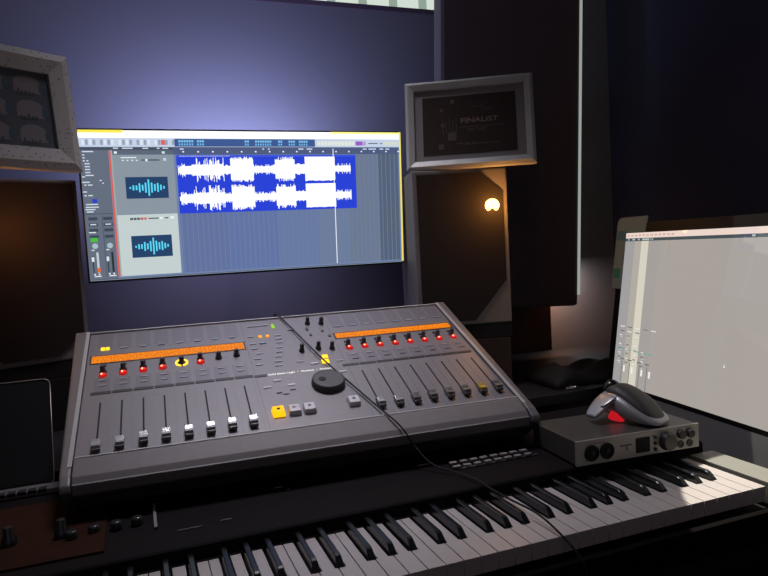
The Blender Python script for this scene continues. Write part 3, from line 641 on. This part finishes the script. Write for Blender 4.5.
for z_, x_, w_ in ((0.100, 0.130, 0.105), (0.094, 0.145, 0.05), (0.090, 0.150, 0.042), (0.150, 0.160, 0.035), (0.142, 0.185, 0.02), (0.057, 0.135, 0.09), (0.060, 0.120, 0.05)):
    n_ = int(w_ / 0.004); b = MB()
    for j in range(n_):
        if rnd.random() < 0.85: b.box(x_ + j * 0.004, x_ + j * 0.004 + 0.003, 0.0060, 0.0064, z_, z_ + 0.0028, m_arttext2)
    b.build('certificate_lettering', t)
for k in range(5): one('certificate_symbol', t, 'box', 0.088 + 0.008 * k, 0.0895 + 0.008 * k, 0.0060, 0.0064, 0.085 + 0.004 * (k % 3), 0.125 - 0.005 * (k % 2), m_arttext2)
for x_, z_, s_ in ((0.108, 0.162, 0.010), (0.083, 0.143, 0.008), (0.078, 0.05, 0.012), (0.085, 0.105, 0.008), (0.10, 0.070, 0.02)): one('certificate_symbol', t, 'box', x_, x_ + s_, 0.0060, 0.0064, z_, z_ + s_, m_arttext2)

m_frame2 = mat('speckled_frame', (0.30, 0.28, 0.275), 0.5)
nt = m_frame2.node_tree; bs = nt.nodes['Principled BSDF']; tc = nt.nodes.new('ShaderNodeTexCoord'); vo = nt.nodes.new('ShaderNodeTexVoronoi'); vo.inputs['Scale'].default_value = 120; cr = nt.nodes.new('ShaderNodeValToRGB')
cr.color_ramp.elements[0].position = 0.16; cr.color_ramp.elements[0].color = (0.20, 0.18, 0.17, 1); cr.color_ramp.elements[1].position = 0.26; cr.color_ramp.elements[1].color = (0.46, 0.43, 0.415, 1)
nt.links.new(tc.outputs['Object'], vo.inputs['Vector']); nt.links.new(vo.outputs['Distance'], cr.inputs[0]); nt.links.new(cr.outputs[0], bs.inputs['Base Color'])
yaw = R(34); W = 0.30
ox = -0.078 - W * math.cos(yaw); oy = 1.452 - W * math.sin(yaw)
t = frame('photo_frame', 'speckled grey frame of small photographs leaning on the left speaker', (ox, oy, 1.338), (R(-6.3), 0, yaw), W, 0.231, 0.042, m_frame2)
m_ph = mat('photo_dark', (0.075, 0.085, 0.105), 0.6); m_ph2 = mat('photo_pale', (0.19, 0.17, 0.175), 0.6); m_ph3 = mat('photo_blue', (0.07, 0.11, 0.15), 0.4)
one('photo_sheet', t, 'box', 0.0425, W - 0.0425, 0.0064, 0.0074, 0.0425, 0.231 - 0.034, m_ph)
b = MB(); rnd = random.Random(5)
for r_ in range(3):
    for c_ in range(3):
        cx = 0.080 + c_ * 0.068; cz = 0.053 + r_ * 0.047
        pts = [(cx - 0.026, cz)] + [(cx + 0.026 * math.cos(math.pi - math.pi * k / 8), cz + 0.018 + 0.016 * math.sin(math.pi * k / 8)) for k in range(9)] + [(cx + 0.026, cz)]
        b.prism(pts, 0.0060, 0.0064, 'y', m_ph2)
        b.box(cx + 0.022, cx + 0.032, 0.0057, 0.0060, cz + 0.004, cz + 0.020, m_ph3)
        for j in range(5): b.box(cx - 0.02 + j * 0.007, cx - 0.016 + j * 0.007, 0.0055, 0.0060, cz - 0.004, cz + rnd.uniform(0.002, 0.008), m_ph)
b.build('photo_print', t)
# rear struts keep both frames leaning
# ------------------------------------------------------------------ audio interface
ai = thing('audio_interface', 'silver audio interface with two black round sockets on the piano end', 'audio interface', (0.6150, 0.831, 0.8045), (0, 0, R(-4.0)))
m_ai = mat('interface_silver', (0.42, 0.40, 0.37), 0.42, 0.35, noise=0.05); m_aitop = mat('interface_top', (0.085, 0.080, 0.075), 0.40, 0.3, noise=0.08)
AW, AH = 0.230, 0.0375
one('case', ai, 'box', 0.001, AW - 0.001, 0.003, 0.132, 0.0, AH - 0.0002, m_aitop, bev=0.0012)
o = one('front_panel', ai, 'box', 0, AW, -0.001, 0.0032, -0.001, AH + 0.0005, m_ai, bev=0.001)
for x_ in (0.027, 0.0545): 
    j_ = one('combo_socket', ai, 'lathe', [(0.0128, 0.0), (0.0128, 0.0020), (0.0112, 0.0024), (0.0108, 0.0008)], (0, 0, 0), m_blackm, axis='y', n=28, loc=(x_, -0.001, 0.0170))
    b = MB(); b.lathe([(0.004, 0.001), (0.004, 0.003), (0.0025, 0.003)], (0, 0, 0), m_black, 14, 'y')
    b.build('socket_pin', j_)
o = one('screen', ai, 'box', 0.108, 0.134, -0.0022, -0.001, 0.005, 0.029, m_bezel, bev=0.0005)
for z_ in (0.0070, 0.0165, 0.026): one('push_button', ai, 'lathe', [(0.0030, 0), (0.0030, 0.0022), (0.002, 0.0026)], (0, 0, 0), m_wheel, axis='y', n=16, loc=(0.1445, -0.001, z_))
one('volume_knob', ai, 'lathe', [(0.0150, 0), (0.0150, 0.002), (0.0138, 0.003), (0.0132, 0.010), (0.0120, 0.0112)], (0, 0, 0), mat('volume_knob_grey', (0.10, 0.095, 0.09), 0.3, 0.6), axis='y', n=36, loc=(0.1665, -0.001, 0.0172))
for x_ in (0.1935, 0.2110): one('headphone_knob', ai, 'lathe', [(0.0072, 0), (0.0068, 0.006), (0.0060, 0.007)], (0, 0, 0), m_wheel, axis='y', n=24, loc=(x_, -0.001, 0.0245))
for x_ in (0.1935, 0.2110): one('headphone_socket', ai, 'lathe', [(0.0062, 0), (0.0062, 0.0012), (0.004, 0.0014), (0.0035, 0.0003)], (0, 0, 0), m_wheel, axis='y', n=20, loc=(x_, -0.001, 0.0080))
b = MB()
b.box(0.090, 0.0925, -0.0016, -0.001, 0.013, 0.0185, m_capbase); b.build('front_marking', ai); b = MB()
for j in range(7): b.box(0.079 + j * 0.0032, 0.0814 + j * 0.0032, -0.0016, -0.001, 0.0195, 0.0220, m_capbase)
b.build('front_lettering', ai); b = MB()
for j in range(8): b.box(0.030 + j * 0.0028, 0.032 + j * 0.0028, -0.0016, -0.001, 0.0312, 0.0322, m_capbase)
b.build('front_lettering', ai)

# ------------------------------------------------------------------ trackball
tb = thing('trackball', 'grey and silver ergonomic trackball glowing red underneath on the audio interface', 'trackball', (0.792, 0.912, 0.8430), (0, 0, R(-22)))
def loft(secs, mt, n=28, pw=2.6):
    """secs: (x, yc, halfw, zb, zt)"""
    vs = []; fs = []
    for x, yc, hw, zb, zt in secs:
        zc = (zb + zt) / 2; hz = (zt - zb) / 2
        for k in range(n):
            a = 2 * math.pi * k / n; c_, s_ = math.cos(a), math.sin(a)
            vs.append((x, yc + hw * math.copysign(abs(c_) ** (2 / pw), c_), zc + hz * math.copysign(abs(s_) ** (2 / pw), s_)))
    for i in range(len(secs) - 1):
        for k in range(n): fs.append((i * n + k, (i + 1) * n + k, (i + 1) * n + (k + 1) % n, i * n + (k + 1) % n))
    fs.append(tuple(range(n))); fs.append(tuple((len(secs) - 1) * n + k for k in range(n))[::-1])
    b = MB(); b.add(vs, fs, mt, True); return b
def smooth_secs(secs, m_=6):
    out = []
    for i in range(len(secs) - 1):
        a = secs[max(i - 1, 0)]; b_ = secs[i]; c_ = secs[i + 1]; d = secs[min(i + 2, len(secs) - 1)]
        for k in range(m_):
            t_ = k / m_; out.append(tuple(0.5 * (2 * b_[j] + (c_[j] - a[j]) * t_ + (2 * a[j] - 5 * b_[j] + 4 * c_[j] - d[j]) * t_ * t_ + (3 * b_[j] - a[j] - 3 * c_[j] + d[j]) * t_ ** 3) for j in range(5)))
    out.append(secs[-1]); return out
m_tbs = mat('trackball_silver', (0.42, 0.41, 0.43), 0.32, 0.35); m_tbd = mat('trackball_dark', (0.055, 0.052, 0.050), 0.5); m_tbb = mat('trackball_black', (0.012, 0.012, 0.014), 0.2)
tb.location = (0.771, 0.886, 0.8424); tb.scale = (0.82, 0.84, 0.93); tb.rotation_euler = (0, 0, R(-72))
loft(smooth_secs([(-0.064, 0.0, 0.012, 0.020, 0.034), (-0.060, 0.0, 0.022, 0.014, 0.042), (-0.044, 0.0, 0.034, 0.008, 0.050), (-0.020, 0.0, 0.040, 0.004, 0.053), (0.006, 0.0, 0.042, 0.001, 0.045), (0.032, 0.0, 0.041, 0.0, 0.032), (0.054, 0.0, 0.035, 0.0, 0.020), (0.068, 0.0, 0.024, 0.001, 0.012), (0.073, 0, 0.012, 0.003, 0.009)]), m_tbs).build('shell', tb)
loft(smooth_secs([(-0.052, 0.002, 0.008, 0.040, 0.052), (-0.044, 0.003, 0.022, 0.034, 0.059), (-0.022, 0.003, 0.031, 0.024, 0.063), (0.004, 0.003, 0.034, 0.012, 0.056), (0.030, 0.002, 0.0335, 0.006, 0.043), (0.050, 0.0, 0.028, 0.005, 0.029), (0.062, 0.0, 0.018, 0.006, 0.018), (0.066, 0.0, 0.008, 0.008, 0.013)]), m_tbd).build('palm_rest', tb)
loft(smooth_secs([(-0.006, 0.0, 0.026, 0.034, 0.046), (0.014, 0.0, 0.025, 0.039, 0.050), (0.034, 0.0, 0.023, 0.036, 0.046), (0.052, -0.002, 0.021, 0.026, 0.036), (0.068, -0.003, 0.018, 0.014, 0.024), (0.077, -0.003, 0.013, 0.009, 0.016)]), m_tbs, pw=3.0).build('thumb_wing', tb, (-0.026, 0.002, 0), (0, 0, R(-104)))
b = MB(); prof = [(0.0001 + 0.0195 * math.sin(math.pi * k / 12), -0.0195 * math.cos(math.pi * k / 12)) for k in range(13)]; b.lathe(prof, (-0.046, 0.004, 0.049), m_tbb, 26); b.build('ball', tb)
one('thumb_button', tb, 'tube', [(0.062, 0.010, 0.0310), (0.056, 0.0165, 0.0325), (0.036, 0.0215, 0.0420), (0.016, 0.0235, 0.0470), (0.010, 0.016, 0.0505)], 0.0011, m_tbb, loc=(-0.026, 0.002, 0), rot=(0, 0, R(-104)))
loft([(-0.026, -0.040, 0.003, 0.006, 0.012), (-0.020, -0.038, 0.007, 0.003, 0.021), (-0.006, -0.034, 0.008, 0.002, 0.020), (0.001, -0.032, 0.004, 0.002, 0.014)], emi((205, 26, 38), 0.8)).build('red_light', tb)
tb_side = MB(); tb_side.lathe([(0.006, 0), (0.006, 0.002), (0.004, 0.003)], (0, 0, 0), m_tbb, 18); tb_side.build('side_button', tb, (0.030, 0.0405, 0.020), (R(-90), 0, 0))

# ------------------------------------------------------------------ tablet at left
ln = R(18)
t = thing('tablet', 'dark tablet with thin light rim standing left of the mixer', 'tablet', (-0.142, 1.167, 0.8060), (-ln, 0, 0))
b = MB(); TWd, TH = 0.265, 0.171; rr = 0.010; pts = []
for cx, cz, a0 in ((-rr, TH - rr, 0), (-TWd + rr, TH - rr, 90), (-TWd + rr, rr, 180), (-rr, rr, 270)):
    for k in range(7): a = R(a0 + 15 * k); pts.append((cx + rr * math.cos(a), cz + rr * math.sin(a)))
b.prism(pts, 0.0, 0.007, 'y', m_blackm); b.build('tablet_body', t)
b = MB(); b.tube([(p_[0], -0.0002, p_[1]) for p_ in pts + pts[:1]], 0.00065, mat('tablet_rim', (0.50, 0.42, 0.36), 0.3, 0.5), n=6, sub=1); b.build('metal_rim', t)
one('tablet_glass', t, 'box', -TWd + 0.005, -0.005, -0.0006, 0.0, 0.006, TH - 0.005, m_blackm)
t = thing('tablet_stand', 'silver bar with black slots holding up the dark tablet', 'stand', (-0.132, 1.145, 0.8045))
m_st = mat('stand_silver', (0.22, 0.20, 0.20), 0.45, 0.5)
one('bar', t, 'box', -0.28, 0.0, -0.018, 0.012, 0, 0.0080, m_st, bev=0.001)
b = MB()
for j in range(18): b.box(-0.270 + j * 0.0142, -0.2585 + j * 0.0142, -0.0186, -0.006, 0.0035, 0.0088, m_blackm)
b.build('slot', t)
one('back_rest', t, 'box', -0.20, -0.08, 0.006, 0.009, 0.004, 0.10, m_st, rot=(R(-18), 0, 0), loc=(0, 0.026, 0))

# ------------------------------------------------------------------ black bag behind the interface
b = MB(); vs = []; fs = []; nx, ny = 22, 14; rnd = random.Random(11)
for i in range(nx + 1):
    for j in range(ny + 1):
        u_, v_ = i / nx, j / ny; x = 0.30 * u_; y = 0.15 * v_
        e_ = (math.sin(math.pi * min(1, max(0, u_))) ** 0.45) * (math.sin(math.pi * v_) ** 0.4)
        h = (0.050 - 0.020 * math.sin(2.6 * u_ + 0.5)) + 0.008 * math.sin(9 * u_ + 4 * v_) + 0.005 * math.sin(17 * v_ - 8 * u_) + (0.030 * math.exp(-((u_ - 0.16) / 0.09) ** 2))
        vs.append((x, y, 0.001 + e_ * h))
for i in range(nx):
    for j in range(ny): a = i * (ny + 1) + j; fs.append((a, a + ny + 1, a + ny + 2, a + 1))
b.add(vs, fs, m_blackm, True)
base = len(vs); ring = [i * (ny + 1) for i in range(nx + 1)] + [nx * (ny + 1) + j for j in range(1, ny + 1)] + [i * (ny + 1) + ny for i in range(nx - 1, -1, -1)] + [j for j in range(ny - 1, 0, -1)]
b.f.append(ring[::-1]); b.mi.append(0); b.sm.append(False)
t = thing('black_bag', 'crumpled soft black bag lying on the shelf below the dark wall panel', 'bag', (0.905, 1.29, 0.8005))
b.build('bag_body', t)
one('zip_ring', t, 'tube', [(0.035 + 0.014 * math.cos(2 * math.pi * k / 10), -0.012 + 0.006 * math.sin(2 * math.pi * k / 10), 0.0035) for k in range(11)], 0.0014, m_silver)

print('scene done')
